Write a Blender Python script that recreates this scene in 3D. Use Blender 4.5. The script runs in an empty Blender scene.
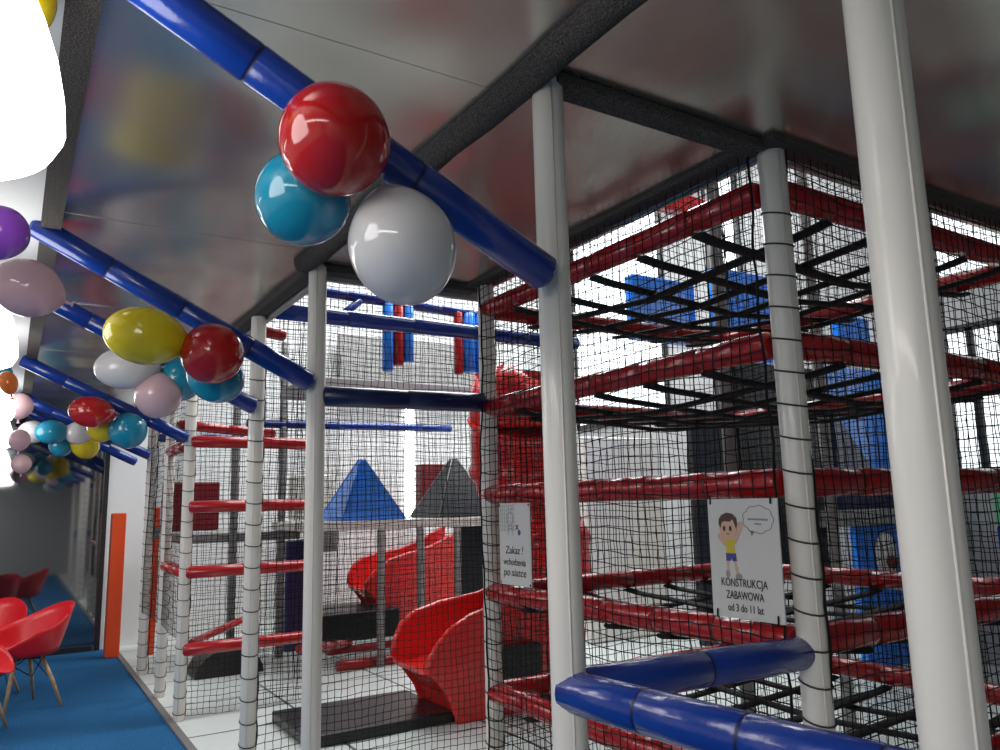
import bpy, math, random
from mathutils import Vector, Matrix
random.seed(7)
SC = bpy.context.scene
COL = SC.collection
PI = math.pi

# ------------------------------------------------------------------ materials
def mat(name, rgb, rough=0.5, metal=0.0, coat=0.0, emit=0.0, spec=0.5, trans=0.0, noise=0.0, nscale=40.0, bump=0.0, bscale=60.0, sss=0.0):
    m = bpy.data.materials.new(name); m.use_nodes = True
    nt = m.node_tree; b = nt.nodes['Principled BSDF']
    c = (rgb[0], rgb[1], rgb[2], 1)
    b.inputs['Base Color'].default_value = c
    b.inputs['Roughness'].default_value = rough
    b.inputs['Metallic'].default_value = metal
    b.inputs['Coat Weight'].default_value = coat
    b.inputs['Coat Roughness'].default_value = 0.08
    b.inputs['Specular IOR Level'].default_value = spec
    b.inputs['Transmission Weight'].default_value = trans
    if sss:
        b.inputs['Subsurface Weight'].default_value = sss
        b.inputs['Subsurface Radius'].default_value = (.05, .05, .05)
    if emit:
        b.inputs['Emission Color'].default_value = c
        b.inputs['Emission Strength'].default_value = emit
    tc = nt.nodes.new('ShaderNodeTexCoord')
    if noise:
        n = nt.nodes.new('ShaderNodeTexNoise'); n.inputs['Scale'].default_value = nscale; n.inputs['Detail'].default_value = 6
        r = nt.nodes.new('ShaderNodeMapRange')
        r.inputs['From Min'].default_value = .3; r.inputs['From Max'].default_value = .7
        r.inputs['To Min'].default_value = 1 - noise; r.inputs['To Max'].default_value = 1 + noise
        mx = nt.nodes.new('ShaderNodeVectorMath'); mx.operation = 'SCALE'; mx.inputs[0].default_value = rgb
        nt.links.new(tc.outputs['Object'], n.inputs['Vector']); nt.links.new(n.outputs['Fac'], r.inputs['Value'])
        nt.links.new(r.outputs['Result'], mx.inputs['Scale']); nt.links.new(mx.outputs['Vector'], b.inputs['Base Color'])
    if bump:
        n = nt.nodes.new('ShaderNodeTexNoise'); n.inputs['Scale'].default_value = bscale; n.inputs['Detail'].default_value = 3
        bp = nt.nodes.new('ShaderNodeBump'); bp.inputs['Strength'].default_value = bump; bp.inputs['Distance'].default_value = .02
        nt.links.new(tc.outputs['Object'], n.inputs['Vector']); nt.links.new(n.outputs['Fac'], bp.inputs['Height'])
        nt.links.new(bp.outputs['Normal'], b.inputs['Normal'])
    return m

M = {}
M['red'] = mat('red_vinyl', (.42, .012, .014), .22, coat=.3, bump=.12, bscale=25)
M['red_dark_seam'] = mat('red_seam', (.12, .004, .005), .4)
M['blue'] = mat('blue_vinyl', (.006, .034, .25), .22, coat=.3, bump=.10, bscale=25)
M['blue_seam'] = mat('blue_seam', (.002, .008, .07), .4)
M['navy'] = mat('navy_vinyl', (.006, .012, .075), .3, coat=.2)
M['sky'] = mat('bright_blue_vinyl', (.014, .22, .82), .3, coat=.3)
M['white'] = mat('white_vinyl', (.80, .76, .69), .34, coat=.2, bump=.06, bscale=14)
M['white_seam'] = mat('white_seam', (.42, .41, .39), .4)
M['cord'] = mat('lacing_cord', (.035, .033, .032), .7)
M['net'] = mat('black_net', (.008, .008, .009), .75, spec=.2)
M['strap'] = mat('black_strap', (.008, .008, .010), .85, noise=.3, nscale=120)
M['foam'] = mat('felt_foam', (.095, .086, .08), .95, noise=.65, nscale=200, bump=.9, bscale=160, spec=.1)
M['foil'] = None
M['mat_black'] = mat('black_mat', (.012, .012, .014), .35, bump=.1, bscale=80)
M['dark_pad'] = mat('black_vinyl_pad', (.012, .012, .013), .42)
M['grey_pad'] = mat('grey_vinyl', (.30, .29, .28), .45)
M['wall'] = mat('white_wall', (.74, .74, .73), .8, bump=.05, bscale=90)
M['wall_grey'] = mat('grey_wall', (.36, .36, .36), .8)
M['plaster'] = mat('grey_plaster', (.55, .55, .55), .8)
M['black_metal'] = mat('black_frame', (.015, .015, .016), .4)
M['slide'] = mat('red_slide_plastic', (.70, .026, .022), .22, coat=.4)
M['chair'] = mat('red_chair_plastic', (.60, .010, .018), .32)
M['wood'] = mat('beech_wood', (.52, .34, .19), .5, noise=.25, nscale=30)
M['orange'] = mat('orange_vinyl', (.78, .075, .012), .35, coat=.2)
M['lamp'] = mat('lamp_opal', (1, .985, .96), .4, emit=7.0)
M['window'] = mat('lit_window', (.93, .98, 1.0), .4, emit=1.15)
M['tube_light'] = mat('lit_tube', (1, 1, 1), .4, emit=9.0)
M['glass'] = mat('dark_glass', (.010, .011, .012), .04, spec=1.0)
M['glass'].node_tree.nodes['Principled BSDF'].inputs['IOR'].default_value = 2.3
M['paper'] = mat('white_board', (.62, .60, .57), .5)
M['ink'] = mat('black_ink', (.02, .02, .02), .6)
M['ink_grey'] = mat('grey_ink', (.25, .25, .25), .6)
M['hair'] = mat('brown_print', (.07, .035, .025), .6)
M['skin'] = mat('skin_print', (.62, .38, .28), .6)
M['yellow_print'] = mat('yellow_print', (.60, .46, .03), .6)
M['blue_print'] = mat('blue_print', (.05, .05, .25), .6)
M['grey_print'] = mat('grey_print', (.3, .27, .24), .6)
M['green'] = mat('mint_green', (.10, .45, .25), .5)
M['trimgrey'] = mat('grey_trim', (.16, .15, .15), .6)

def foil_material():
    m = bpy.data.materials.new('silver_foil_board'); m.use_nodes = True
    nt = m.node_tree; b = nt.nodes['Principled BSDF']
    b.inputs['Base Color'].default_value = (.64, .62, .575, 1)
    b.inputs['Metallic'].default_value = .96; b.inputs['Roughness'].default_value = .25
    tc = nt.nodes.new('ShaderNodeTexCoord')
    n1 = nt.nodes.new('ShaderNodeTexNoise'); n1.inputs['Scale'].default_value = 1.1; n1.inputs['Detail'].default_value = 1
    n2 = nt.nodes.new('ShaderNodeTexNoise'); n2.inputs['Scale'].default_value = 260; n2.inputs['Detail'].default_value = 2
    mp = nt.nodes.new('ShaderNodeMapping'); mp.inputs['Scale'].default_value = (.25, 1, 1)
    b1 = nt.nodes.new('ShaderNodeBump'); b1.inputs['Strength'].default_value = .8; b1.inputs['Distance'].default_value = .10
    b2 = nt.nodes.new('ShaderNodeBump'); b2.inputs['Strength'].default_value = .10; b2.inputs['Distance'].default_value = .002
    L = nt.links.new
    L(tc.outputs['Object'], n1.inputs['Vector']); L(tc.outputs['Object'], mp.inputs['Vector']); L(mp.outputs['Vector'], n2.inputs['Vector'])
    L(n1.outputs['Fac'], b1.inputs['Height']); L(n2.outputs['Fac'], b2.inputs['Height'])
    L(b1.outputs['Normal'], b2.inputs['Normal']); L(b2.outputs['Normal'], b.inputs['Normal'])
    return m
M['foil'] = foil_material()

def tiled_material(name, rgb, line, size, mortar, rough):
    m = bpy.data.materials.new(name); m.use_nodes = True
    nt = m.node_tree; b = nt.nodes['Principled BSDF']; b.inputs['Roughness'].default_value = rough
    tc = nt.nodes.new('ShaderNodeTexCoord'); br = nt.nodes.new('ShaderNodeTexBrick')
    br.offset = 0; br.inputs['Color1'].default_value = (*rgb, 1); br.inputs['Color2'].default_value = (rgb[0]*.96, rgb[1]*.96, rgb[2]*.96, 1)
    br.inputs['Mortar'].default_value = (*line, 1); br.inputs['Scale'].default_value = 1
    br.inputs['Brick Width'].default_value = size; br.inputs['Row Height'].default_value = size; br.inputs['Mortar Size'].default_value = mortar
    nt.links.new(tc.outputs['Object'], br.inputs['Vector']); nt.links.new(br.outputs['Color'], b.inputs['Base Color'])
    return m
M['mat_white'] = tiled_material('white_play_mat', (.62, .66, .64), (.05, .08, .075), 1.0, .012, .35)
M['carpet'] = mat('blue_carpet', (.024, .125, .29), .95, noise=.45, nscale=90, bump=.6, bscale=220, spec=.1)

def balloon_mat(name, rgb):
    m = mat(name, rgb, .12, coat=.6)
    nt = m.node_tree; b = nt.nodes['Principled BSDF']; out = nt.nodes['Material Output']
    t = nt.nodes.new('ShaderNodeBsdfTranslucent'); t.inputs['Color'].default_value = (*rgb, 1)
    mx = nt.nodes.new('ShaderNodeMixShader'); mx.inputs[0].default_value = .22
    nt.links.new(b.outputs[0], mx.inputs[1]); nt.links.new(t.outputs[0], mx.inputs[2]); nt.links.new(mx.outputs[0], out.inputs['Surface'])
    return m
BM = {'red': balloon_mat('balloon_red', (.50, .012, .012)), 'blue': balloon_mat('balloon_blue', (.015, .30, .46)), 'white': balloon_mat('balloon_white', (.72, .70, .69)),
      'yellow': balloon_mat('balloon_yellow', (.72, .58, .01)), 'pink': balloon_mat('balloon_pink', (.74, .50, .53)), 'purple': balloon_mat('balloon_purple', (.33, .08, .60)),
      'orange': balloon_mat('balloon_orange', (.75, .20, .02))}

# ------------------------------------------------------------------ mesh building
class MB:
    def __init__(s): s.v = []; s.f = []; s.mi = []; s.sm = []; s.mats = []
    def m(s, mt):
        if mt not in s.mats: s.mats.append(mt)
        return s.mats.index(mt)
    def add(s, vs, fs, mt, smooth=True):
        o = len(s.v); k = s.m(mt); s.v.extend([tuple(p) for p in vs])
        for f in fs:
            s.f.append(tuple(i + o for i in f)); s.mi.append(k); s.sm.append(smooth)
    def build(s, name, parent=None, bevel=0.0, sub=0):
        me = bpy.data.meshes.new(name); me.from_pydata(s.v, [], s.f)
        for mt in s.mats: me.materials.append(mt)
        me.polygons.foreach_set('material_index', s.mi); me.polygons.foreach_set('use_smooth', s.sm); me.update()
        o = bpy.data.objects.new(name, me); COL.objects.link(o)
        if parent: o.parent = parent
        if bevel:
            b = o.modifiers.new('bevel', 'BEVEL'); b.width = bevel; b.segments = 3; b.limit_method = 'ANGLE'
        return o
    def box(s, x0, x1, y0, y1, z0, z1, mt):
        vs = [(x0,y0,z0),(x1,y0,z0),(x1,y1,z0),(x0,y1,z0),(x0,y0,z1),(x1,y0,z1),(x1,y1,z1),(x0,y1,z1)]
        s.add(vs, [(0,3,2,1),(4,5,6,7),(0,1,5,4),(1,2,6,5),(2,3,7,6),(3,0,4,7)], mt, False)
    def rings(s, rings, mt, close=True, cap=True, smooth=True, mats=None):
        n = len(rings[0]); vs = [p for r in rings for p in r]; o = len(s.v)
        s.v.extend([tuple(p) for p in vs])
        for i in range(len(rings)-1):
            k = s.m(mats[i] if mats else mt)
            for j in range(n if close else n-1):
                a = i*n + j; b = i*n + (j+1) % n
                s.f.append((o+a, o+b, o+b+n, o+a+n)); s.mi.append(k); s.sm.append(smooth)
        if cap:
            k = s.m(mt)
            s.f.append(tuple(o+j for j in reversed(range(n)))); s.mi.append(k); s.sm.append(False)
            s.f.append(tuple(o+(len(rings)-1)*n+j for j in range(n))); s.mi.append(k); s.sm.append(False)
    def sweep(s, path, r, mt, n=10, cap=True, smooth=True, sx=1.0, sy=1.0):
        path = [Vector(p) for p in path]; rs = r if isinstance(r, (list, tuple)) else [r]*len(path)
        rings = []; up = None
        for i, p in enumerate(path):
            t = (path[min(i+1, len(path)-1)] - path[max(i-1, 0)]).normalized()
            if up is None: up = Vector((0,0,1)) if abs(t.z) < .9 else Vector((1,0,0))
            a = t.cross(up).normalized(); b = a.cross(t).normalized(); up = b
            rings.append([p + a*math.cos(2*PI*k/n)*rs[i]*sx + b*math.sin(2*PI*k/n)*rs[i]*sy for k in range(n)])
        s.rings(rings, mt, True, cap, smooth)
    def prism(s, pts, y0, y1, mt, axis='y'):
        n = len(pts)
        f = {'y': lambda a, b, t: (a, t, b), 'x': lambda a, b, t: (t, a, b), 'z': lambda a, b, t: (a, b, t)}[axis]
        vs = [f(a, b, y0) for a, b in pts] + [f(a, b, y1) for a, b in pts]
        fs = [tuple(range(n)), tuple(range(2*n-1, n-1, -1))] + [(i, i+n, (i+1) % n + n, (i+1) % n) for i in range(n)]
        s.add(vs, fs, mt, False)
    def lathe(s, prof, mt, n=32, M4=None, mats=None):
        rings = []
        for r, z in prof:
            ring = [Vector((r*math.cos(2*PI*k/n), r*math.sin(2*PI*k/n), z)) for k in range(n)]
            if M4: ring = [M4 @ p for p in ring]
            rings.append(ring)
        s.rings(rings, mt, True, True, True, mats)

def tag(o, label, cat, group=None, kind=None):
    if label: o['label'] = label
    if cat: o['category'] = cat
    if group: o['group'] = group
    if kind: o['kind'] = kind
    return o
def struct(mb, name, bevel=0):
    o = mb.build(name, bevel=bevel); o['kind'] = 'structure'; return o
def empty(name, loc, label, cat, group=None):
    o = bpy.data.objects.new(name, None); COL.objects.link(o); o.location = loc; o.empty_display_size = .1
    return tag(o, label, cat, group)

def padded_tube(p0, p1, r, m_, seam, label, group=None, seg=.42, cat='padded tube'):
    p0 = Vector(p0); p1 = Vector(p1); L = (p1-p0).length; d = (p1-p0)/L
    up = Vector((0,0,1)) if abs(d.z) < .9 else Vector((1,0,0))
    a = d.cross(up).normalized(); b = a.cross(d)
    prof = [(0, r*.72, m_), (.014, r, m_)]
    k = max(1, round(L/seg))
    for i in range(1, k):
        t = L*i/k
        prof += [(t-.005, r, m_), (t-.002, r*.965, seam), (t+.002, r*.965, seam), (t+.005, r, m_)]
    prof += [(L-.014, r, m_), (L, r*.72, m_)]
    N = 20
    rings = [[p0 + d*t + a*math.cos(2*PI*j/N)*rr + b*math.sin(2*PI*j/N)*rr for j in range(N)] for t, rr, _ in prof]
    mb = MB(); mb.rings(rings, m_, mats=[prof[i+1][2] if prof[i][2] is prof[i+1][2] or prof[i][2] is m_ else prof[i][2] for i in range(len(prof)-1)])
    o = mb.build('padded_tube'); return tag(o, label, cat, group)

def post(x, y, z0, z1, r, label, lacing=True, group=None, pitch=.118, m_=None):
    m_ = m_ or M['white']
    t = empty('padded_post', (x, y, z0), label, 'post', group)
    mb = MB(); H = z1 - z0
    prof = [(r*.8, 0), (r, .012)]
    for i in range(1, int(H/.62)+1):
        if i*.62 < H-.1: pass
    prof += [(r, H-.012), (r*.86, H)]
    mb.lathe(prof, m_, 24)
    # the vertical overlap of the foam sleeve
    mb.sweep([(r*math.cos(4.3), r*math.sin(4.3), .015), (r*math.cos(4.3), r*math.sin(4.3), H-.02)], .003, m_, 6)
    mb.build('sleeve', t)
    if lacing:
        c = MB(); n = 14; turns = int((H-.15)/pitch); pts = []
        for i in range(turns*n+1):
            a = 2*PI*i/n + 1.2
            ph = (i % n)/n
            z = .06 + pitch*(i//n) + pitch*max(0, (ph-.72)/.28) + .012*math.sin(a*1.0)
            pts.append(((r+.0025)*math.cos(a), (r+.0025)*math.sin(a), z))
        c.sweep(pts, .0032, M['cord'], 5); c.build('lacing', t)
    return t

def net(name, o, u, w, z0, z1, label, cell=.045, rad=.0023, group=None, rope=(True, True), sag=.012, seed=1, hole=None):
    rnd = random.Random(seed)
    t = empty(name, o, label, 'net', group)
    u = Vector((u[0], u[1], 0)).normalized(); nrm = Vector((u.y, -u.x, 0))
    nu = max(2, round(w/cell)); nv = max(2, round((z1-z0)/cell))
    z00 = o[2]
    P = [[None]*(nv+1) for _ in range(nu+1)]
    ph = rnd.random()*6
    for i in range(nu+1):
        for j in range(nv+1):
            z = z0 + (z1-z0)*j/nv - z00
            dx = .006*math.sin(j*.31+i*.7+ph) + rnd.uniform(-.004, .004)
            dz = .008*math.sin(i*.37+j*.23+ph) + rnd.uniform(-.003, .003)
            if i in (0, nu): dx *= .5
            P[i][j] = u*(w*i/nu + dx) + Vector((0,0,z+dz)) + nrm*(sag*math.sin(i*.21+ph)*math.sin(j*.17+ph*2))
    mb = MB()
    def strand(pts):
        rings = []
        for i, p in enumerate(pts):
            q = (pts[min(i+1, len(pts)-1)] - pts[max(i-1, 0)]).normalized()
            s_ = q.cross(nrm).normalized()
            rings.append([p + s_*rad, p - s_*rad*.5 + nrm*rad*.87, p - s_*rad*.5 - nrm*rad*.87])
        mb.rings(rings, M['net'], True, True, False)
    for i in range(nu+1): strand(P[i])
    for j in range(nv+1): strand([P[i][j] for i in range(nu+1)])
    mb.build('mesh', t)
    for k, on in ((0, rope[0]), (nu, rope[1])):
        if on:
            r_ = MB(); r_.sweep([P[k][j] + u*(.005*math.sin(j*1.1)) for j in range(nv+1)], .0042, M['net'], 6); r_.build('edge_rope', t)
    return t

# ------------------------------------------------------------------ setting
EYE = 1.57
CZ = 2.72
W, E = 1.18, 1.10     # post row, carpet edge
XR, YF, HZ, YB, XL = 7.6, 10.4, 6.0, -2.6, -3.6
mb = MB(); mb.box(XL, E, YB, YF, -.06, 0, M['carpet']); struct(mb, 'floor')
mb = MB(); mb.box(E+.05, XR, YB, YF, -.06, .012, M['mat_white']); struct(mb, 'floor')
mb = MB(); mb.box(E, E+.05, YB, YF, -.06, .016, M['trimgrey']); struct(mb, 'trim_1')
# low foil ceiling under the mezzanine, with its slab
mb = MB()
mb.box(0.06, 1.24, YB, YF, CZ, CZ+.16, M['foil']); struct(mb, 'ceiling')
mb = MB(); mb.box(1.24, 2.12, YB, 3.60, CZ, CZ+.16, M['foil']); struct(mb, 'ceiling')
mb = MB(); mb.box(2.12, XR, YB, 1.635, CZ, CZ+.16, M['foil']); struct(mb, 'ceiling')
mb = MB(); mb.box(XL, 0.06, YB, YF, CZ-.02, CZ+.16, M['plaster']); struct(mb, 'ceiling')
mb = MB(); mb.box(XL, XR, YB, YF, HZ, HZ+.1, M['wall']); struct(mb, 'ceiling')
# raised joints of the foil boards
for k, yy in enumerate([-.2, 1.75, 3.35, 4.85, 6.35, 7.9]):
    mb = MB(); mb.box(.06, 1.1, yy-.03, yy+.03, CZ-.0015, CZ, M['foil']); struct(mb, 'trim_%d' % (k+2))
# walls
mb = MB(); mb.box(XL-.1, XL, YB, YF, 0, HZ, M['wall']); struct(mb, 'wall_left')
mb = MB(); mb.box(XL, XR, YB-.1, YB, 0, HZ, M['wall_grey']); struct(mb, 'wall_back')
mb = MB(); mb.box(XR, XR+.1, YB, YF, 0, HZ, M['wall_grey']); struct(mb, 'wall_right')
mb = MB()
mb.box(.98, XR, YF, YF+.1, 0, HZ, M['wall']); mb.box(XL, .98, YF, YF+.1, CZ, HZ, M['wall']); struct(mb, 'wall_far')
# dark end glazing
mb = MB(); mb.box(XL, .93, YF-.01, YF+.02, .06, CZ-.02, M['glass']); g = struct(mb, 'window_1')
mb = MB(); mb.box(.93, .98, YF-.05, YF+.03, 0, CZ, M['black_metal']); mb.box(XL, .9, YF-.05, YF+.03, 0, .06, M['black_metal'])
mb.box(XL, .9, YF-.04, YF+.03, CZ-.05, CZ, M['black_metal']); o = mb.build('frame', g)
# bright windows of the tall hall
WN = [2]
def hall_window(x0, x1, y0, y1, z0, z1, nm, axis):
    k = WN[0]; WN[0] += 1
    mb = MB(); mb.box(x0, x1, y0, y1, z0, z1, M['window']); g = struct(mb, 'window_%d' % k)
    f = MB(); t = .035
    if axis == 'x':
        xs = (x0-.02, x0+.01)
        for i in range(nm+1):
            yy = y0 + (y1-y0)*i/nm; f.box(*xs, yy-t, yy+t, z0, z1, M['black_metal'])
        for zz in (z0, z1): f.box(*xs, y0-t, y1+t, zz-t, zz+t, M['black_metal'])
    else:
        ys = (y0-.02, y0+.01)
        for i in range(nm+1):
            xx = x0 + (x1-x0)*i/nm; f.box(xx-t, xx+t, *ys, z0, z1, M['black_metal'])
        for zz in (z0, z1): f.box(x0-t, x1+t, *ys, zz-t, zz+t, M['black_metal'])
    f.build('window_frame', g)
hall_window(XR-.02, XR, 7.75, 9.75, 2.7, 5.9, 1, 'x')
hall_window(XR-.02, XR, 6.35, 6.85, .9, 5.9, 1, 'x')
hall_window(XR-.02, XR, 2.6, 4.05, 3.55, 4.5, 1, 'x')
hall_window(XR-.02, XR, 2.6, 4.0, 1.75, 3.1, 5, 'x')
# dark felt strips along the ceiling edges
def foam_roll(pts, r, label):
    mb = MB(); mb.sweep(pts, r, M['foam'], 14); return tag(mb.build('foam_strip'), label, 'foam strip')
def lin(a, b, n, wob=.0, seed=0):
    rn = random.Random(seed); a = Vector(a); b = Vector(b)
    return [a.lerp(b, i/n) + Vector((rn.uniform(-wob, wob), rn.uniform(-wob, wob), rn.uniform(-wob, wob))) for i in range(n+1)]
foam_roll(lin((W-.065, -1.5, CZ-.012), (W-.065, 3.50, CZ-.012), 24, .006, 1), .047, 'dark grey felt foam roll along the foil ceiling above the plain white posts')
mb = MB(); mb.box(W-.04, W+.03, 3.56, YF, CZ-.035, CZ+.0, M['foam']); tag(mb.build('foam_strip'), 'dark grey felt strip along the foil ceiling edge beyond the second plain post', 'foam strip')
mb = MB(); mb.box(.03, .10, YB, YF, CZ-.045, CZ-.0, M['foam']); tag(mb.build('foam_strip'), 'long dark felt strip at the left edge of the foil ceiling', 'foam strip')
mb = MB(); mb.box(W, 2.02, 1.545, 1.635, CZ-.032, CZ, M['foam']); tag(mb.build('foam_strip', bevel=.01), 'dark felt strip from the nearer plain post to the corner net post', 'foam strip')
mb = MB(); mb.box(W, 2.05, 3.47, 3.55, CZ-.04, CZ, M['foam']); tag(mb.build('foam_strip', bevel=.01), 'dark felt strip from the second plain post to the left net post', 'foam strip')
mb = MB(); mb.box(1.985, 2.06, 1.6, 3.47, CZ-.02, CZ, M['foam']); tag(mb.build('foam_strip'), 'dark felt strip above the net carrying the two signs', 'foam strip')
mb = MB(); mb.box(2.0, 6.0, 1.505, 1.58, CZ-.02, CZ, M['foam']); tag(mb.build('foam_strip'), 'dark felt strip above the net right of the corner post', 'foam strip')
# galvanised edge lip of the ceiling towards the play hall
mb = MB(); mb.box(1.225, 1.25, 3.6, YF, CZ-.05, CZ+.17, M['grey_pad']); mb.box(1.225, 2.2, 3.58, 3.61, CZ-.05, CZ+.17, M['grey_pad']); struct(mb, 'trim_20')
mb = MB(); mb.box(2.105, 2.125, 1.635, 3.6, CZ-.012, CZ+.17, M['foil']); mb.box(2.105, XR, 1.62, 1.64, CZ-.012, CZ+.17, M['foil']); struct(mb, 'trim_21')

# ------------------------------------------------------------------ posts
PR = .043
post(1.262, .716, 0, CZ, .049, 'large plain white padded post nearest the camera at the right', False)
post(W, 1.6, 0, CZ-.002, PR, 'plain white padded post where the blue rails meet, under the felt roll', False)
post(W, 3.5, 0, CZ-.01, PR, 'plain white padded post at the left end of the navy cross tube', False)
post(W, 4.55, 0.01, CZ-.03, PR, 'white laced post just left of the second plain post')
post(W, 6.52, 0.01, CZ-.03, PR, 'white laced post carrying the ends of three red rails at its right')
post(W, 7.42, 0.01, CZ-.03, PR, 'slim white laced post second in line behind the red railed one')
post(W, 8.5, 0.01, CZ-.03, PR, 'white laced post beside the orange pad, third in line from the red railed one')
post(2.086, 1.583, 0.01, CZ-.005, PR+.002, 'white laced corner post right of the boy sign', pitch=.105)
post(2.07, 3.42, 0.01, CZ-.005, PR, 'white laced post left of the text sign with the net picture')
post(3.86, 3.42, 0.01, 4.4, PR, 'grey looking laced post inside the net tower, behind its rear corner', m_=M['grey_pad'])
post(3.86, 1.6, 0.01, CZ-.005, PR, 'white laced post at the right end of the net tower front')
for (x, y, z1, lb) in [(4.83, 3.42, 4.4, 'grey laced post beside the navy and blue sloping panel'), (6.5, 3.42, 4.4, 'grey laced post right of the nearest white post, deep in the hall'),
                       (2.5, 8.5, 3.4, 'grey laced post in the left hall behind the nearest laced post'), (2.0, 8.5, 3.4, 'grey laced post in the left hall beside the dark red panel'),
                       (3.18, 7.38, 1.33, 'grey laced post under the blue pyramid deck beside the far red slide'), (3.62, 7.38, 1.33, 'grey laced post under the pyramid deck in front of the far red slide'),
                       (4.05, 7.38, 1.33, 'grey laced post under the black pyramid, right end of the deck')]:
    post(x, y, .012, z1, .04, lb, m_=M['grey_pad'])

# ------------------------------------------------------------------ blue ceiling tubes (sloping) and rails
r = .047
for (y, z0, xe, ze, lb) in [(1.55, 2.68, 1.125, 2.135, 'nearest sloping blue padded tube, behind the large red, blue and white balloons'), (3.45, 2.70, 1.14, 2.13, 'second sloping blue padded tube, ending at the post of the navy cross tube'),
                    (4.50, 2.70, 1.16, 2.14, 'third sloping blue padded tube, ending at the nearest laced post'), (6.48, 2.665, 1.15, 2.12, 'fourth sloping blue padded tube, above the small red balloon'),
                    (8.45, 2.66, 1.15, 2.11, 'fifth sloping blue padded tube, behind the small round teal balloon'), (9.5, 2.68, 1.16, 2.10, 'farthest sloping blue padded tube, nearest the dark glazing')]:
    padded_tube((.0, y, z0), (xe, y, ze), r, M['blue'], M['blue_seam'], lb, 'sloping blue ceiling tubes', seg=.36)
padded_tube((W, 1.61, 1.115), (1.26, .55, 1.115), .049, M['blue'], M['blue_seam'], 'blue padded handrail running from the plain post towards the camera', seg=.30)
padded_tube((W+.02, 1.62, 1.11), (2.09, 1.6, 1.10), .049, M['blue'], M['blue_seam'], 'blue padded handrail running from the plain post to the corner net post', seg=.42)
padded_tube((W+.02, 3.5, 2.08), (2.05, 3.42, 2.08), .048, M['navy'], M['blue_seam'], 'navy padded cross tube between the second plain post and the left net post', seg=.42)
padded_tube((1.27, 4.55, 2.735), (3.55, 4.55, 2.735), .05, M['blue'], M['blue_seam'], 'long bright blue padded tube high across the left hall', seg=.45)
padded_tube((2.0, 6.52, 3.47), (3.9, 6.52, 3.42), .05, M['blue'], M['blue_seam'], 'uppermost blue padded tube, just under the ceiling edge of the left hall', seg=.45)
padded_tube((2.35, 6.5, 3.2), (2.6, 6.5, 3.42), .035, M['blue'], M['blue_seam'], 'short slanting blue brace beneath the uppermost blue tube', seg=.45)
padded_tube((2.1, 8.5, 2.47), (4.6, 8.5, 2.49), .045, M['blue'], M['blue_seam'], 'blue padded tube across the left hall below the navy cross tube', seg=.45)
padded_tube((1.25, 8.6, 2.3), (2.1, 8.6, 2.32), .042, M['blue'], M['blue_seam'], 'short blue padded tube behind the red railed laced post', seg=.45)

# red rails of the left hall
RED = dict(m_=M['red'], seam=M['red_dark_seam'])
def red(p0, p1, lb, r=.047, group=None, seg=.42): return padded_tube(p0, p1, r, M['red'], M['red_dark_seam'], lb, group, seg)
for z, nm in ((.52, 'lowest'), (1.09, 'second lowest'), (1.59, 'middle'), (2.10, 'topmost')):
    red((W, 6.5, z), (2.2, 6.5, z), nm+' red padded rail going right from the red railed laced post', group='red rails of the left hall')
red((W, 7.4, 1.09), (W, 6.52, 1.09), 'short red rail behind the red railed laced post, between it and the next')
red((W, 7.4, 2.08), (W, 6.52, 2.08), 'short upper red rail behind the red railed laced post, near the blue tube ends')
red((1.26, 6.6, .55), (1.9, 7.4, .6), 'thin red rail slanting back from the lowest red rail', .03)
red((W+.05, 7.4, 2.32), (2.1, 7.4, 2.26), 'dark red rail high behind the red railed laced post', .045)
red((W, 5.5, 2.86), (1.62, 5.5, 2.80), 'red padded tube end high behind the nearest laced post', .045)
red((2.3, 7.2, .30), (3.1, 8.0, .16), 'red rail end left of the second plain post near the floor', .04)
red((2.85, 8.0, .10), (3.95, 8.0, .10), 'thin red floor rail in front of the far black mat', .04)
red((2.75, 7.45, .055), (3.5, 7.45, .055), 'dark red floor rail in front of the thin one', .05)

# ------------------------------------------------------------------ net tower
LV = [2.575, 2.055, 1.61, 1.13, .655]
NM = ['topmost', 'second from top', 'middle', 'second lowest', 'lowest']
C = (2.07, 1.6); D = (2.07, 3.42); Ee = (3.86, 3.42); Ff = (3.86, 1.6)
for z, nm in zip(LV, NM):
    red((C[0], C[1]+.03, z), (D[0], D[1]-.0, z), nm + ' red padded tube on the tower side with the two signs', group='red tubes of the net tower', seg=.3)
    red((C[0]+.03, C[1], z), (Ff[0], Ff[1], z), nm + ' red padded tube on the tower side right of the corner post', group='red tubes of the net tower', seg=.3)
    red((D[0], D[1], z), (Ee[0], Ee[1], z), nm + ' red padded tube along the rear of the net tower', group='red tubes of the net tower')
    red((Ee[0], Ee[1], z), (Ff[0], Ff[1], z), nm + ' red padded tube on the far right side of the net tower', group='red tubes of the net tower')
def web(z, label):
    t = empty('climbing_web', (C[0], C[1], z), label, 'climbing web', 'strap floors of the net tower')
    w = Ee[0]-C[0]; d = D[1]-C[1]
    for k in range(1, 6):
        x = w*k/6; mb = MB(); mb.sweep([(x, -.01, .012), (x, .08, .0), (x+.02, d*.5, -.045), (x, d-.08, 0), (x, d+.01, .012)], .034, M['strap'], 8, sx=1, sy=.3); mb.build('strap', t)
    for k in range(1, 6):
        y = d*k/6; mb = MB(); mb.sweep([(-.01, y, .012), (.08, y, .0), (w*.5, y+.02, -.05), (w-.08, y, 0), (w+.01, y, .012)], .034, M['strap'], 8, sx=1, sy=.3); mb.build('strap', t)
for z, nm in ((2.50, 'topmost'), (1.99, 'second from top'), (1.06, 'third from top'), (.58, 'lowest')):
    web(z, nm + ' floor of crossed black straps inside the net tower')
net('safety_net', (2.015, 1.62, .02), (0, 1), 1.78, .02, 2.71, 'black net on the tower side with the two signs', seed=2)
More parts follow.
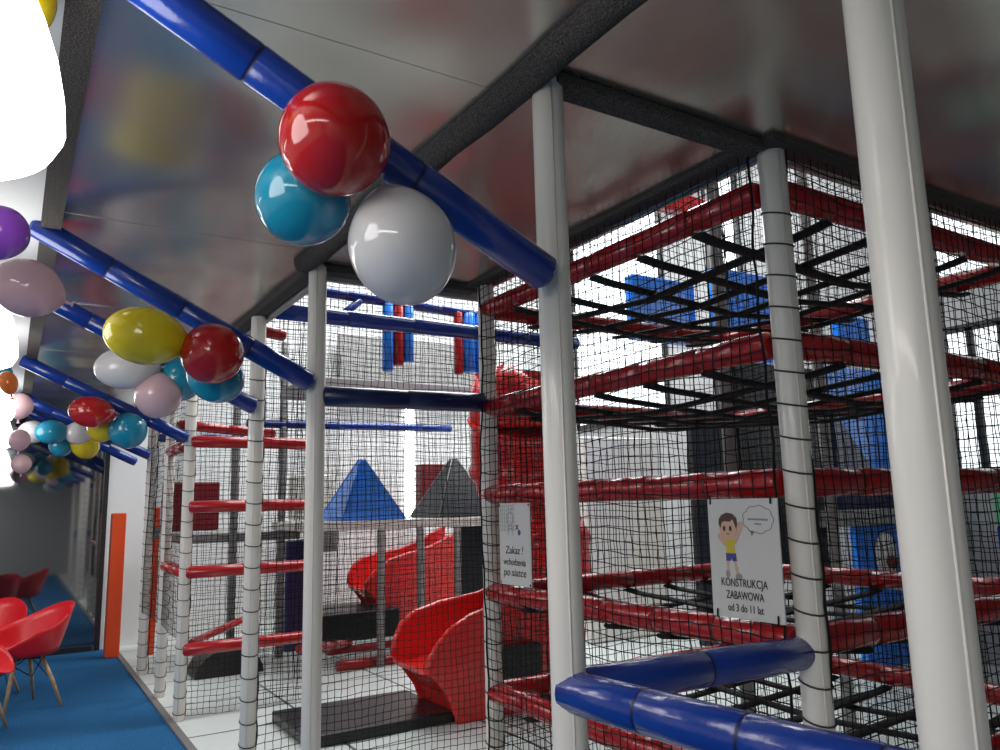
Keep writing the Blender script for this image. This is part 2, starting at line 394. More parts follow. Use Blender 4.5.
net('safety_net', (2.10, 1.545, .02), (1, 0), 1.72, .02, 2.71, 'black net on the tower side right of the corner post', seed=3)
net('safety_net', (2.12, 3.47, .02), (1, 0), 1.7, .02, 3.9, 'black net along the rear of the net tower', seed=4)
net('safety_net', (3.91, 1.62, .02), (0, 1), 1.76, .02, 3.9, 'black net on the far right side of the net tower', seed=5)
net('safety_net', (W+.05, 4.58, .02), (1, 0), 2.3, .02, 3.4, 'large black net in front of the near red slide', seed=6, rope=(True, False))
net('safety_net', (W+.05, 6.56, .02), (1, 0), .96, .02, 3.2, 'black net from the red railed laced post, behind the red rails', seed=7)
net('safety_net', (2.3, 7.33, .02), (1, 0), 2.3, .02, 4.2, 'black net in front of the pyramid deck', seed=8, cell=.05)
net('safety_net', (W+.05, 8.45, .02), (1, 0), 1.9, .02, 3.3, 'black net far back in the left hall beside the dark red panel', seed=9, cell=.05)
net('safety_net', (W-.02, 6.6, .02), (0, 1), 1.85, .6, 2.68, 'narrow black net between the far laced posts', seed=10, cell=.055)
net('safety_net', (3.95, 3.44, .02), (1, 0), 2.5, .02, 4.2, 'black net in front of the navy and blue sloping panel', seed=11, cell=.055)
net('safety_net', (2.6, 8.9, .02), (1, 0), 2.6, .02, 4.2, 'black net behind the deck, before the far white wall', seed=12, cell=.055)

# ------------------------------------------------------------------ signs
def face_matrix(x, y, z): return Matrix(((0, 0, -1, x), (-1, 0, 0, y), (0, 1, 0, z), (0, 0, 0, 1)))
def text_part(name, body, size, M4, parent, width=None, shear=0.0, off=.0016, mt=None, bold=0.0):
    cu = bpy.data.curves.new(name, 'FONT'); cu.body = body; cu.size = size; cu.align_x = 'CENTER'; cu.align_y = 'CENTER'; cu.shear = shear
    cu.offset = bold; cu.extrude = .0003
    tmp = bpy.data.objects.new(name, cu); COL.objects.link(tmp)
    dg = bpy.context.evaluated_depsgraph_get(); dg.update()
    me = bpy.data.meshes.new_from_object(tmp.evaluated_get(dg)); bpy.data.objects.remove(tmp)
    if width:
        xs = [v.co.x for v in me.vertices]; k = width/(max(xs)-min(xs)); cx = (max(xs)+min(xs))/2
        for v in me.vertices: v.co.x = (v.co.x-cx)*k
    me.transform(M4 @ Matrix.Translation((0, 0, off)))
    me.materials.clear(); me.materials.append(mt or M['ink'])
    o = bpy.data.objects.new(name, me); COL.objects.link(o); o.parent = parent; return o
def flat(mb, pts, M4, mt, z): 
    n = len(pts); vs = [M4 @ Vector((a, b, z)) for a, b in pts] + [M4 @ Vector((a, b, z-.0006)) for a, b in pts]
    mb.add(vs, [tuple(range(n)), tuple(range(2*n-1, n-1, -1))] + [(i, i+n, (i+1) % n+n, (i+1) % n) for i in range(n)], mt, False)
def ell(cx, cy, rx, ry, n=20, a0=0, a1=2*PI):
    full = abs(a1-a0-2*PI) < 1e-6
    return [(cx+rx*math.cos(a0+(a1-a0)*i/(n if full else n-1)), cy+ry*math.sin(a0+(a1-a0)*i/(n if full else n-1))) for i in range(n)]
def stroke(a, b, w0, w1=None):
    w1 = w1 or w0; d = Vector((b[0]-a[0], b[1]-a[1])); n = Vector((-d.y, d.x)).normalized()
    return [(a[0]+n.x*w0, a[1]+n.y*w0), (a[0]-n.x*w0, a[1]-n.y*w0), (b[0]-n.x*w1, b[1]-n.y*w1), (b[0]+n.x*w1, b[1]+n.y*w1)]
SX = 1.994
# boy sign: local frame origin at board centre, x to the viewer's right, y up, z towards the viewer
t = empty('sign_board', (0, 0, 0), 'white sign with a cartoon boy and black text on the net beside the corner post', 'sign')
MS = Matrix(((0, 0, -1, SX), (-1, -.012, 0, 1.741), (0, 1, 0, 1.375), (0, 0, 0, 1)))
hw, hh = .142, .188
mb = MB(); flat(mb, [(-hw, -hh), (hw, -hh), (hw, hh), (-hw, hh)], MS, M['paper'], .0); 
mb.add([MS @ Vector(p) for p in [(-hw,-hh,-.004),(hw,-hh,-.004),(hw,hh,-.004),(-hw,hh,-.004)]], [(3,2,1,0)], M['paper'], False); t2 = mb.build('board', t)
mb = MB(); bx, by = -.066, .145     # head centre of the printed boy
def at(px, py): return (-hw + (px-40)/600*2*hw, hh - (py-65)/740*2*hh*.8)
S_ = lambda *p: flat(mb, *p)
def poly(pts, mt, z): flat(mb, [at(*p) for p in pts], MS, mt, z)
poly([(195,385),(155,345),(130,385),(168,430),(190,440)], M['skin'], .0008)
poly([(262,365),(318,285),(345,290),(290,400),(262,420)], M['skin'], .0008)
flat(mb, ell(*at(140, 362), .010, .012), MS, M['skin'], .0009); flat(mb, ell(*at(326, 270), .011, .012), MS, M['skin'], .0009)
poly([(188,545),(210,545),(205,650),(185,650)], M['skin'], .0008); poly([(245,545),(270,545),(292,655),(270,660)], M['skin'], .0008)
flat(mb, ell(*at(193, 655), .009, .012), MS, M['grey_print'], .0010); flat(mb, ell(*at(287, 668), .014, .010), MS, M['grey_print'], .0010)
poly([(185,490),(272,490),(278,552),(240,552),(232,530),(222,552),(185,552)], M['blue_print'], .0011)
poly([(178,400),(195,380),(262,380),(280,395),(262,430),(268,492),(192,492),(190,430)], M['yellow_print'], .0012)
flat(mb, ell(*at(218, 280), .038, .044, 28), MS, M['skin'], .0014)
flat(mb, ell(*at(168, 285), .007, .011, 14), MS, M['skin'], .0013); flat(mb, ell(*at(285, 285), .009, .011, 14), MS, M['skin'], .0013)
poly([(135,265),(138,225),(165,190),(210,172),(262,182),(295,215),(300,265),(288,300),(278,270),(262,225),(232,245),(190,240),(165,250),(152,295)], M['hair'], .0018)
for ex in (183, 238):
    flat(mb, ell(*at(ex, 298), .0055, .0088, 16), MS, M['ink'], .0018)
flat(mb, stroke(at(200, 338), at(228, 342), .0014), MS, M['hair'], .0018)
mb.build('printed_boy', t2)
mb = MB()
cl = [];
for k in range(9):
    a = 2*PI*k/9; cx, cy = at(475, 225); 
    for q in range(7):
        b = a - .35 + .7*q/6
        bump_ = 1 + .10*math.sin(PI*q/6); cl.append((cx + .056*math.cos(b)*bump_, cy + .040*math.sin(b)*bump_))
mb2 = MB()
for i in range(len(cl)): flat(mb2, stroke(cl[i], cl[(i+1) % len(cl)], .0014), MS, M['ink_grey'], .0010)
flat(mb2, [at(405, 310), at(440, 312), at(418, 355)], MS, M['ink_grey'], .0010)
mb2.build('speech_bubble', t2)
mb = MB()
flat(mb, stroke(at(390, 222), at(555, 228), .0030), MS, M['ink_grey'], .0009); flat(mb, stroke(at(445, 258), at(500, 262), .0026), MS, M['ink_grey'], .0009); mb.build('bubble_lines', t2)
for body, yy, ww, sz in (('KONSTRUKCJA', -.078, .185, .036), ('ZABAWOWA', -.117, .150, .036), ('od 3 do 11 lat', -.156, .142, .034)):
    text_part('lettering', body, sz, MS @ Matrix.Translation((-.006, yy, 0)), t2, ww, bold=.0001)
for (x_, y_) in ((-.128, .183), (.118, .183), (-.122, -.180), (.118, -.180)):
    mb = MB(); flat(mb, stroke((x_, y_-.012), (x_+.001, y_+.016), .0035), MS, M['net'], .003); mb.build('cable_tie', t)
# net sign
t = empty('sign_board', (0, 0, 0), 'white sign with handwritten style text and a net picture beside the left net post', 'sign')
MS = Matrix(((0, 0, -1, SX), (-1, 0, 0, 3.082), (0, 1, 0, 1.378), (0, 0, 0, 1)))
hw, hh = .131, .187
mb = MB(); flat(mb, [(-hw, -hh), (hw, -hh), (hw, hh), (-hw, hh)], MS, M['paper'], .0)
mb.add([MS @ Vector(p) for p in [(-hw,-hh,-.004),(hw,-hh,-.004),(hw,hh,-.004),(-hw,hh,-.004)]], [(3,2,1,0)], M['paper'], False); t2 = mb.build('board', t)
mb = MB()
for k in range(7): flat(mb, stroke((-.118+.018*k, .18), (-.125+.020*k, .055), .0007), MS, M['ink_grey'], .0008)
for k in range(7): flat(mb, stroke((-.122, .17-.018*k), (.01, .178-.019*k), .0007), MS, M['ink_grey'], .0008)
mb.build('printed_net', t2)
mb = MB()
c0 = ell(-.035, .115, .024, .030, 20)
for i in range(20): flat(mb, stroke(c0[i], c0[(i+1) % 20], .0016), MS, M['ink_grey'], .0010)
for a, b in (((-.05, .085), (-.055, .04)), ((-.02, .085), (-.01, .04)), ((-.05, .07), (-.02, .07)), ((-.045, .145), (-.05, .17)), ((-.025, .145), (-.02, .17))):
    flat(mb, stroke(a, b, .0014), MS, M['ink_grey'], .0010)
flat(mb, stroke((.012, .065), (.034, .087), .003), MS, M['red'], .0010); flat(mb, stroke((.012, .087), (.034, .065), .003), MS, M['red'], .0010)
flat(mb, ell(.040, .052, .012, .013, 16), MS, M['blue_print'], .0010); mb.build('printed_figure', t2)
for body, yy, ww, sz in (('Zakaz !', -.030, .150, .050), ('wchodzenia', -.083, .185, .046), ('po siatce', -.130, .190, .050)):
    text_part('lettering', body, sz, MS @ Matrix.Translation((-.004, yy, 0)), t2, ww, shear=.15, bold=.0)
for (x_, y_) in ((-.124, .178), (.124, .178), (-.122, -.178), (.124, -.178)):
    mb = MB(); flat(mb, ell(x_, y_, .005, .006, 10), MS, M['net'], .003); mb.build('cable_tie', t)

# ------------------------------------------------------------------ balloons
def balloon(col, loc, w, h, axis, label, group):
    ax = Vector(axis).normalized()
    t = empty('balloon', loc, label, 'balloon', group)
    q = Vector((0,0,1)).rotation_difference(ax).to_matrix().to_4x4()
    prof = []
    for i in range(25):
        a = -PI/2 + PI*i/24
        rr = w/2*math.cos(a); z = h/2*math.sin(a)
        if a < 0: rr *= (1 - .20*(-math.sin(a))**2)
        prof.append((max(rr, .0008), z))
    prof[0] = (.006, -h/2-.004)
    mb = MB(); mb.lathe(prof, BM[col], 36, q); mb.build('skin', t)
    k = MB(); k.lathe([(.004, -h/2-.002), (.008, -h/2-.008), (.004, -h/2-.014), (.011, -h/2-.026), (.009, -h/2-.027)], BM[col], 14, q); k.build('knot', t)
G1, G2, G3, G4 = 'balloons on the nearest blue tube', 'balloons on the second and third blue tubes', 'balloons on the far blue tubes', 'balloons at the left frame edge'
BL = [('red', (.521, 1.45, 2.313), .228, .245, (-.5, -.9, .35), 'large red balloon in front of the nearest sloping blue tube', G1),
 ('blue', (.512, 1.62, 2.252), .212, .220, (-.5, 0, -.8), 'large turquoise balloon tucked behind the large red one', G1),
 ('white', (.695, 1.50, 2.134), .236, .270, (.35, 0, -1), 'large white balloon hanging below the nearest sloping blue tube', G1),
 ('yellow', (.418, 3.30, 2.255), .232, .318, (-1, 0, .1), 'wide yellow balloon beside a red one on the second sloping tube', G2),
 ('red', (.664, 3.27, 2.198), .250, .270, (-.3, -1, 0), 'red balloon in the middle cluster, right of the wide yellow one', G2),
 ('blue', (.715, 3.45, 2.13), .215, .25, (.9, 0, -.4), 'turquoise balloon showing under the right side of the middle red one', G2),
 ('white', (.475, 4.40, 2.305), .222, .320, (-1, 0, -.1), 'white balloon below the wide yellow one', G2),
 ('pink', (.626, 4.40, 2.171), .235, .245, (0, 0, -1), 'pink balloon at the bottom of the middle cluster', G2),
 ('blue', (.741, 4.45, 2.27), .235, .245, (-.7, 0, -.5), 'turquoise balloon left behind the middle red one', G2),
 ('red', (.46, 6.3, 2.284), .225, .31, (-1, 0, .1), 'red balloon topmost in the small far cluster', G3),
 ('blue', (.714, 6.4, 2.169), .272, .280, (.2, -.5, -1), 'round teal balloon at the right of the small far cluster', G3),
 ('yellow', (.545, 6.5, 2.188), .20, .21, (0, 0, -1), 'yellow balloon directly behind the red one of the far cluster', G3),
 ('white', (.488, 8.1, 2.289), .212, .25, (1, 0, 0), 'whitish balloon below the red one of the far cluster', G3),
 ('blue', (.28, 8.1, 2.292), .218, .28, (-1, 0, 0), 'turquoise balloon between two white ones in the far cluster', G3),
 ('white', (.134, 8.2, 2.297), .205, .245, (-1, 0, 0), 'white balloon leftmost in the far cluster', G3),
 ('blue', (.367, 8.3, 2.191), .20, .22, (0, 0, -1), 'turquoise balloon lowest left in the far cluster, below the other turquoise one', G3),
 ('yellow', (.557, 8.2, 2.206), .252, .300, (.3, 0, -1), 'yellow balloon at the bottom of the far cluster', G3),
 ('yellow', (-.06, 1.72, 2.61), .15, .17, (.2, 0, -1), 'yellow balloon partly hidden by the nearest white lamp', G4),
 ('purple', (-.074, 2.5, 2.347), .148, .155, (.2, 0, 1), 'purple balloon at the left frame edge', G4),
 ('pink', (.003, 2.9, 2.298), .19, .225, (-1, 0, .3), 'pale pink balloon below the purple one', G4),
 ('orange', (-.055, 5.2, 2.308), .10, .14, (-.3, 0, 1), 'orange balloon beside the white lamps at the left edge', G4),
 ('blue', (-.085, 5.4, 2.39), .10, .12, (0, 0, 1), 'small turquoise balloon just above the orange one', G4),
 ('pink', (.01, 6.0, 2.27), .165, .175, (0, 0, 1), 'pink balloon just below the orange one', G4),
 ('pink', (.03, 7.5, 2.165), .165, .18, (0, 0, 1), 'middle pink balloon of three beside the small white lamps', G4),
 ('pink', (.07, 9.0, 2.05), .18, .19, (0, 0, 1), 'lowest pink balloon of three beside the small white lamps', G4)]
for b in BL: balloon(*b)

# ------------------------------------------------------------------ pendant lamps
for k, (y, lb) in enumerate([(1.45, 'big glowing white dome pendant lamp nearest the camera'), (3.5, 'glowing white pendant lamp second from the camera'), (5.6, 'glowing white pendant lamp third from the camera'), (7.9, 'glowing white pendant lamp farthest from the camera')]):
    t = empty('pendant_lamp', (-.215 if k == 0 else -.265, y, 2.175 if k == 0 else 2.14), lb, 'lamp', 'white pendant lamps')
    mb = MB(); R = .255
    prof = [(.001, -.035), (.12, -.03), (.20, -.018), (.24, 0), (R, .03), (R*.985, .08), (R*.93, .15), (R*.84, .22), (R*.72, .29), (R*.56, .36), (R*.38, .41), (R*.2, .445), (.02, .46)]
    mb.lathe(prof, M['lamp'], 40); mb.build('lamp_shade', t)
    mb = MB(); mb.lathe([(.022, .455), (.022, .50), (.012, .52), (.005, .53), (.005, .56)], M['black_metal'], 12); mb.build('lamp_holder', t)

# ------------------------------------------------------------------ chairs
def chair(loc, rot, label):
    t = empty('armchair', loc, label, 'chair', 'red shell armchairs'); t.rotation_euler = (0, 0, rot)
    NA, NR = 48, 12; mb = MB(); vs = []
    def rim(a):   # a = 0 at the back
        c = math.cos(a)
        if c > 0: return .64 + .17*c**1.6
        return .64 - .205*(-c)**1.5
    for i in range(NR+1):
        s_ = i/NR
        for j in range(NA):
            a = 2*PI*j/NA; h = rim(a)
            rr = .295*(s_/.55)**.8*.86 if s_ < .55 else .254 + (.315-.254)*((s_-.55)/.45)**.9
            zz = .415 + .012*(s_/.55)**2 if s_ < .55 else .427 + (h-.427)*((s_-.55)/.45)**1.25
            lean = .10*max(0, math.cos(a))*max(0, zz-.45)*2
            vs.append(((rr+lean)*math.cos(a)*.98, rr*math.sin(a)*1.02, zz))
    fs = []
    for i in range(NR):
        for j in range(NA): fs.append((i*NA+j, i*NA+(j+1) % NA, (i+1)*NA+(j+1) % NA, (i+1)*NA+j))
    mb.add(vs, fs, M['chair']); o = mb.build('shell', t)
    md = o.modifiers.new('solid', 'SOLIDIFY'); md.thickness = .008
    for sx in (-1, 1):
        for sy in (-1, 1):
            l = MB(); l.sweep([(sx*.105, sy*.10, .40), (sx*.17, sy*.17, .2), (sx*.225, sy*.225, .0)], [.017, .016, .011], M['wood'], 10); l.build('leg', t)
    b = MB()
    for sx in (-1, 1):
        b.sweep([(sx*.11, .10, .385), (sx*.17, -.17, .20)], .005, M['black_metal'], 6); b.sweep([(sx*.11, -.10, .385), (sx*.17, .17, .20)], .005, M['black_metal'], 6)
    b.sweep([(.11, .10, .385), (-.17, .17, .20)], .005, M['black_metal'], 6); b.sweep([(-.11, .10, .385), (.17, .17, .20)], .005, M['black_metal'], 6)
    b.sweep([(-.12, -.12, .39), (.12, .12, .39)], .008, M['black_metal'], 6); b.sweep([(.12, -.12, .39), (-.12, .12, .39)], .008, M['black_metal'], 6)
    b.build('wire_brace', t)
chair((.17, 7.78, 0), math.radians(25), 'red shell armchair with wooden legs, rightmost, standing clear of the others')
chair((-.13, 8.35, 0), math.radians(60), 'red shell armchair farthest back, nearest the dark glazing')
chair((-.20, 7.0, 0), math.radians(160), 'red shell armchair cut by the left frame edge in front of the rightmost one')

# ------------------------------------------------------------------ orange pad by the glazing
mb = MB(); mb.box(.975, 1.12, 9.72, 9.9, 0, 1.55, M['orange']); tag(mb.build('wall_pad', bevel=.015), 'tall orange padded post beside the dark glazing', 'pad')
mb = MB(); mb.box(1.30, 1.36, 9.0, 9.1, .1, 1.6, M['orange']); mb.box(1.298, 1.362, 8.998, 9.1, 1.28, 1.40, M['trimgrey']); tag(mb.build('wall_pad', bevel=.01), 'narrow orange padded strip behind the far laced posts', 'pad')

# ------------------------------------------------------------------ slides
def slide(ox, oy, oz, w, label, tall):
    t = empty('play_slide', (ox, oy, 0), label, 'slide')
    near = [(0, .42), (.08, .54), (.20, .655), (.36, .735), (.58, .79), (.90, .86), (1.2, .98), (1.42, 1.08)]
    far = [(0, .43), (.02, .54), (.07, .645), (.18, .725), (.40, .78), (.75, .82), (1.0, .90), (1.2, 1.0), (1.42, 1.11)]
    low = [(1.42, -oz), (.25, -oz), (.17, .2), (.07, .33), (0, .375)]
    def wall(top, y0, y1, nm):
        mb = MB(); mb.prism([(a, b+oz) for a, b in top + low], y0, y1, M['slide']); mb.build(nm, t, bevel=.02)
    wall(near, 0, .045, 'side_wall'); wall(far, w-.045, w, 'side_wall')
    bed = [(0, .40), (.15, .395), (.35, .42), (.6, .50), (.9, .64), (1.2, .83), (1.42, .98), (1.42, -oz), (.30, -oz), (.21, .2), (.10, .32), (0, .37)]
    mb = MB(); mb.prism([(a, b+oz) for a, b in bed], .04, w-.04, M['slide']); mb.build('chute', t)
    # rolled lip along both walls
    for top, y in ((near, .022), (far, w-.022)):
        mb = MB(); mb.sweep([(a, y, b+oz) for a, b in top], .028, M['slide'], 10); mb.build('rolled_edge', t)
    if tall:
        mb = MB(); path = []; rs = []
        for i in range(33):
            u = i/32; a = -1.2 + u*4.2
            path.append((1.06 + .10*math.cos(a), .22 + .12*math.sin(a), .85 + 1.35*u))
            rs.append(.38 + .035*(1 if i % 8 in (0, 1) else 0))
        mb.sweep(path, rs, M['slide'], 32); mb.build('spiral_tube', t)
        mb = MB(); n = 40; rings = []
        for (rr, z) in ((.40, 2.15), (.45, 2.2), (.45, 2.42), (.40, 2.60)):
            rings.append([(1.05 + rr*math.cos(2*PI*k/n)*(1+.03*math.cos(7*2*PI*k/n)), .25 + rr*math.sin(2*PI*k/n), z + (.07*math.cos(5*2*PI*k/n) if z > 2.3 else 0)) for k in range(n)])
        mb.rings(rings, M['slide'], True, True); mb.build('entry_hood', t)
    return t
slide(2.57, 5.15, 0, .60, 'large near red slide ending on the black mat, behind the left net post', True)
slide(3.78, 9.25, .15, .60, 'smaller far red slide under the pyramid deck', False)
def soft_mat(x0, x1, y0, y1, z0, z1, m_, label, name='landing_mat', cat='mat', bev=.012):
    mb = MB(); mb.box(x0, x1, y0, y1, z0, z1, m_); return tag(mb.build(name, bevel=bev), label, cat)
soft_mat(1.74, 2.83, 5.22, 6.05, .012, .09, M['mat_black'], 'black landing mat at the foot of the near red slide')
soft_mat(2.95, 4.1, 8.95, 9.9, .012, .33, M['mat_black'], 'thick black landing block at the foot of the far red slide')
# ------------------------------------------------------------------ pyramid deck
mb = MB(); mb.box(2.45, 4.7, 7.4, 8.7, 1.33, 1.42, M['white']); tag(mb.build('play_deck', bevel=.015), 'white edged deck carrying the blue and black pyramids', 'deck')
def pyramid(cx, cy, z, bx_, by_, h, m_, edge, label):
    mb = MB(); k = .07
    vs = [(cx-bx_, cy-by_, z), (cx+bx_, cy-by_, z), (cx+bx_, cy+by_, z), (cx-bx_, cy+by_, z), (cx-bx_*k, cy-by_*k, z+h), (cx+bx_*k, cy-by_*k, z+h), (cx+bx_*k, cy+by_*k, z+h), (cx-bx_*k, cy+by_*k, z+h)]
    mb.add(vs, [(0,3,2,1),(4,5,6,7),(0,1,5,4),(1,2,6,5),(2,3,7,6),(3,0,4,7)], m_, False)
    tag(o := mb.build('soft_pyramid', bevel=.02), label, 'pyramid')
    s_ = MB()
    for i in range(4): s_.sweep([vs[i], vs[i+4]], .007, edge, 6)
    s_.build('edge_seam', o)
pyramid(3.16, 7.85, 1.42, .35, .36, .64, M['sky'], M['sky'], 'bright blue soft pyramid standing on the white edged deck')
pyramid(4.27, 7.85, 1.42, .385, .36, .66, M['dark_pad'], M['grey_pad'], 'black soft pyramid right of the blue one on the deck')
# upper deck and rollers
mb = MB(); mb.box(2.3, 4.35, 7.0, 7.9, 2.66, 2.78, M['grey_pad']); tag(mb.build('play_deck', bevel=.015), 'upper grey padded deck under the hanging rollers', 'deck')
def roller(x, y, z0, z1, m_, label, w=.052):
    mb = MB(); n = 20
    mb.lathe([(w*.75, z0), (w, z0+.012), (w, z1-.01), (w*.8, z1)], m_, n, Matrix.Translation((x, y, 0)))
    tag(mb.build('padded_roller'), label, 'padded roller', 'upright rollers of the left hall')
roller(2.865, 6.50, 2.78, 3.42, M['sky'], 'left blue upright roller of the trio under the white balloon')
roller(2.97, 6.50, 2.84, 3.42, M['red'], 'red upright roller between two blue ones under the white balloon')
roller(3.075, 6.50, 2.88, 3.42, M['sky'], 'right blue upright roller of the trio under the white balloon')
roller(3.61, 6.50, 2.80, 3.42, M['red'], 'red upright roller close to the left net post', .045)
roller(3.73, 6.50, 2.83, 3.42, M['sky'], 'blue upright roller left of the left net post', .065)
roller(3.85, 6.50, 2.83, 3.42, M['sky'], 'blue upright roller touching the left net post', .05)
# assorted pads of the left hall
def pad(x0, x1, y0, y1, z0, z1, m_, label, name='soft_pad', cat='pad', bev=.02):
    mb = MB(); mb.box(x0, x1, y0, y1, z0, z1, m_); return tag(mb.build(name, bevel=bev), label, cat)
M['dred'] = mat('dark_red_vinyl', (.16, .008, .012), .4)
pad(1.45, 2.06, 9.45, 9.55, 1.33, 1.88, M['dred'], 'dark red square pad far behind the red railed laced post')
pad(1.5, 2.75, 8.6, 9.3, 1.22, 1.32, M['grey_pad'], 'grey padded platform edge below the dark red square pad', 'play_deck', 'deck')
pad(2.28, 2.60, 7.55, 7.62, .22, 1.25, M['navy'], 'navy curtain like pad left of the second plain post')
mb = MB(); mb.prism([(1.55 + .32*(1-math.cos(PI*i/12)), .012 + .25*math.sin(PI*i/12)) for i in range(13)], 7.9, 8.3, M['dark_pad']); tag(mb.build('soft_hump', bevel=.01), 'black soft hump on the floor behind the lowest red rail', 'soft hump')
pad(4.13, 4.95, 7.45, 7.55, .012, 1.32, M['dark_pad'], 'black panel under the black pyramid at the right end of the deck')
pad(3.75, 5.95, 10.15, 10.25, 3.12, 3.95, M['grey_pad'], 'wide grey padded panel on the far wall above the upper deck', 'wall_pad')
pad(3.35, 3.6, 9.75, 9.8, 1.0, 1.32, M['trimgrey'], 'small dark grey square panel above the far slide')
pad(4.64, 5.05, 9.4, 9.6, 1.4, 2.1, M['dred'], 'dark red box between the bright tube light and the black pyramid')
pad(2.9, 3.4, 9.3, 9.6, 1.42, 1.95, M['white'], 'white soft block behind the blue pyramid')
mb = MB(); mb.box(4.86, 4.98, YF-.03, YF-.002, 1.4, 3.35, M['tube_light']); tl = tag(mb.build('tube_light', bevel=.01), 'bright upright tube light on the far white wall', 'light')
mb = MB(); mb.box(4.84, 5.0, YF-.02, YF-.001, 1.36, 1.4, M['grey_pad']); mb.box(4.84, 5.0, YF-.02, YF-.001, 3.35, 3.39, M['grey_pad']); mb.build('end_cap', tl)
# assorted pads behind the net tower
pad(5.50, 6.68, 7.0, 7.12, .012, 2.29, M['white'], 'tall white padded wall seen through the tower net', 'wall_pad')
pad(6.35, 7.25, 6.15, 6.25, .012, 2.45, M['dark_pad'], 'black panel right of the tall white padded wall')
pad(5.12, 6.3, 4.45, 4.55, .9, 2.72, M['dark_pad'], 'black panel behind the corner post at middle height')
pad(3.10, 3.48, 5.04, 5.13, .22, .52, M['dark_pad'], 'small black box standing for the shade under the red spiral tube')  # dark box stands in for the shade beneath the slide's curve
pad(5.0, 5.85, 5.5, 5.62, 3.1, 3.75, M['sky'], 'bright blue pad high behind the tower, left of the bright window strip')
pad(5.95, 6.75, 5.3, 5.42, 2.95, 3.9, M['sky'], 'bright blue pad high behind the tower, beside the corner post')
pad(6.9, 7.4, 4.6, 4.7, 2.9, 3.35, M['sky'], 'bright blue pad high behind the tower, right of the corner post')
pad(5.85, 6.85, 5.9, 6.05, 4.72, 4.95, M['red'], 'red pad high behind the tower below the ceiling edge')
t = empty('slanted_divider', (6.3, 4.4, 1.45), 'navy and bright blue panel split on a diagonal behind the nearest post', 'panel')
mb = MB(); mb.prism([(6.33, 1.62), (7.05, 1.62), (6.33, 2.36)], 4.38, 4.46, M['navy']); mb.build('lower_panel', t, bevel=.01).location = -t.location
mb = MB(); mb.prism([(7.05, 1.62), (7.5, 1.62), (7.5, 2.75), (6.33, 2.75), (6.33, 2.36)], 4.40, 4.46, M['sky']); mb.build('upper_panel', t, bevel=.01).location = -t.location
pad(6.3, 7.5, 4.36, 4.5, 1.432, 1.6, M['navy'], 'navy padded beam below the diagonal panel')
pad(6.1, 7.5, 4.34, 4.48, 1.282, 1.43, M['grey_pad'], 'grey padded beam below the navy one')
t = empty('activity_board', (6.6, 4.4, .7), 'blue panel with a white oval and a dark red ball behind the nearest post', 'panel')
mb = MB(); mb.box(6.55, 7.5, 4.4, 4.48, .012, 1.28, M['sky']); mb.build('panel_board', t, bevel=.02).location = -t.location
mb = MB(); mb.lathe([(.001, .0), (.15, .0), (.16, .012), (.15, .03), (.001, .03)], M['white'], 28, Matrix.Translation((6.95, 4.40, 1.0)) @ Matrix.Rotation(PI/2, 4, 'X') @ Matrix.Diagonal((1, 1.35, 1, 1))); mb.build('oval_disc', t).location = -t.location
mb = MB(); mb.lathe([(.001, -.06), (.035, -.05), (.06, 0), (.035, .05), (.001, .06)], M['dred'], 20, Matrix.Translation((6.95, 4.33, .94))); mb.build('ball', t).location = -t.location
pad(6.55, 7.5, 2.95, 3.2, .012, 1.3, M['blue'], 'blue soft block at the right frame edge, below the green one', 'soft_block', 'block')
pad(6.55, 7.5, 2.95, 3.2, 1.302, 1.58, M['green'], 'mint green soft block at the right frame edge', 'soft_block', 'block')

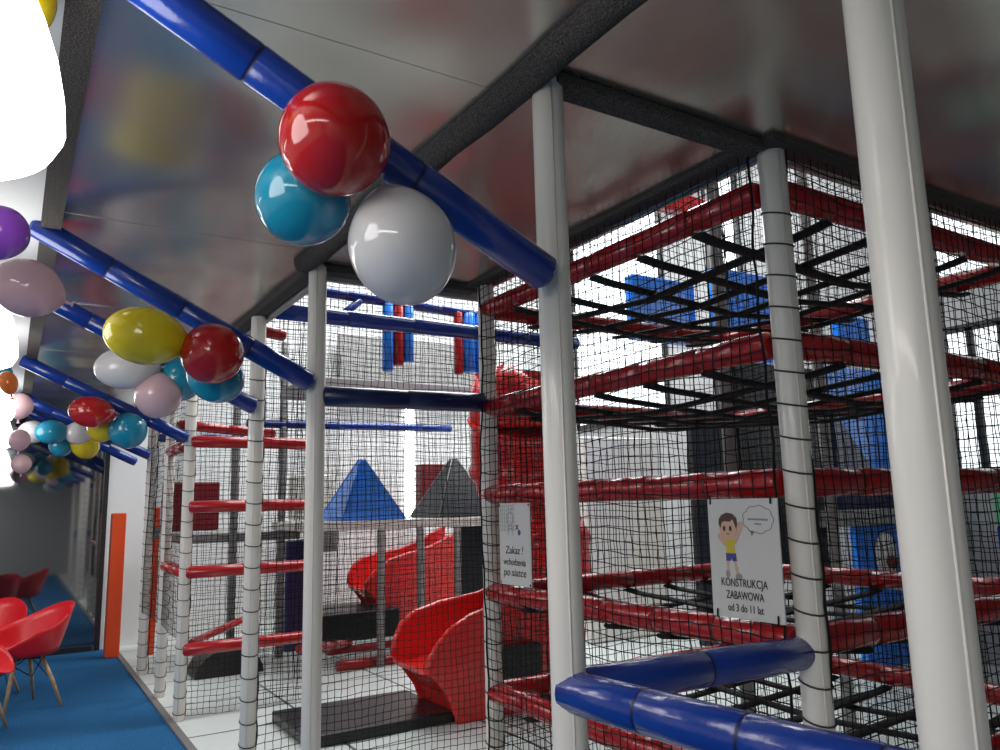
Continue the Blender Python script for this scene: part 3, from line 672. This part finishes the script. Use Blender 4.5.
# ------------------------------------------------------------------ lights
def area(name, loc, sx, sy, e, rot=(0, 0, 0), col=(1, 1, 1)):
    l = bpy.data.lights.new(name, 'AREA'); l.shape = 'RECTANGLE'; l.size = sx; l.size_y = sy; l.energy = e; l.color = col
    o = bpy.data.objects.new(name, l); COL.objects.link(o); o.location = loc; o.rotation_euler = rot; return o
area('hall_light', (4.6, 8.6, HZ-.1), 4.5, 1.2, 250, col=(.95, .99, 1))
area('hall_light', (4.6, 6.0, HZ-.1), 4.5, 1.0, 250, col=(.95, .99, 1))
area('hall_light', (4.8, 3.2, HZ-.1), 4.0, .8, 35, col=(.95, .99, 1))
area('cafe_fill', (-1.9, 6.0, CZ-.06), .5, 4.5, 75, col=(1, .945, .875))  # unseen area light added for general brightness from the cafe side
area('cafe_fill', (-1.6, -.4, CZ-.06), .6, 3.5, 105, col=(1, .945, .875))  # unseen frontal fill added at the left to brighten the posts
w = bpy.data.worlds.new('world'); SC.world = w; w.use_nodes = True
w.node_tree.nodes['Background'].inputs['Color'].default_value = (.5, .52, .55, 1); w.node_tree.nodes['Background'].inputs['Strength'].default_value = .05

# ------------------------------------------------------------------ camera
f, yaw, pitch, roll = 776.257, math.radians(32.1232), math.radians(9.3078), math.radians(-1.34994)
cy_, sy_, cp, sp = math.cos(yaw), math.sin(yaw), math.cos(pitch), math.sin(pitch)
Fv = Vector((sy_*cp, cy_*cp, sp)); Rv = Vector((cy_, -sy_, 0)); Uv = Rv.cross(Fv)
R2 = Rv*math.cos(roll) + Uv*math.sin(roll); U2 = -Rv*math.sin(roll) + Uv*math.cos(roll)
cd = bpy.data.cameras.new('camera'); cam = bpy.data.objects.new('camera', cd); COL.objects.link(cam)
cam.matrix_world = Matrix(((R2.x, U2.x, -Fv.x, 0), (R2.y, U2.y, -Fv.y, 0), (R2.z, U2.z, -Fv.z, EYE), (0, 0, 0, 1)))
cd.sensor_fit = 'HORIZONTAL'; cd.sensor_width = 36; cd.lens = f*36/1000; cd.clip_start = .02; cd.clip_end = 100
SC.camera = cam
SC.view_settings.view_transform = 'Standard'; SC.view_settings.look = 'None'; SC.view_settings.gamma = 1; SC.view_settings.use_curve_mapping = False
SC.view_settings.exposure = 0.0
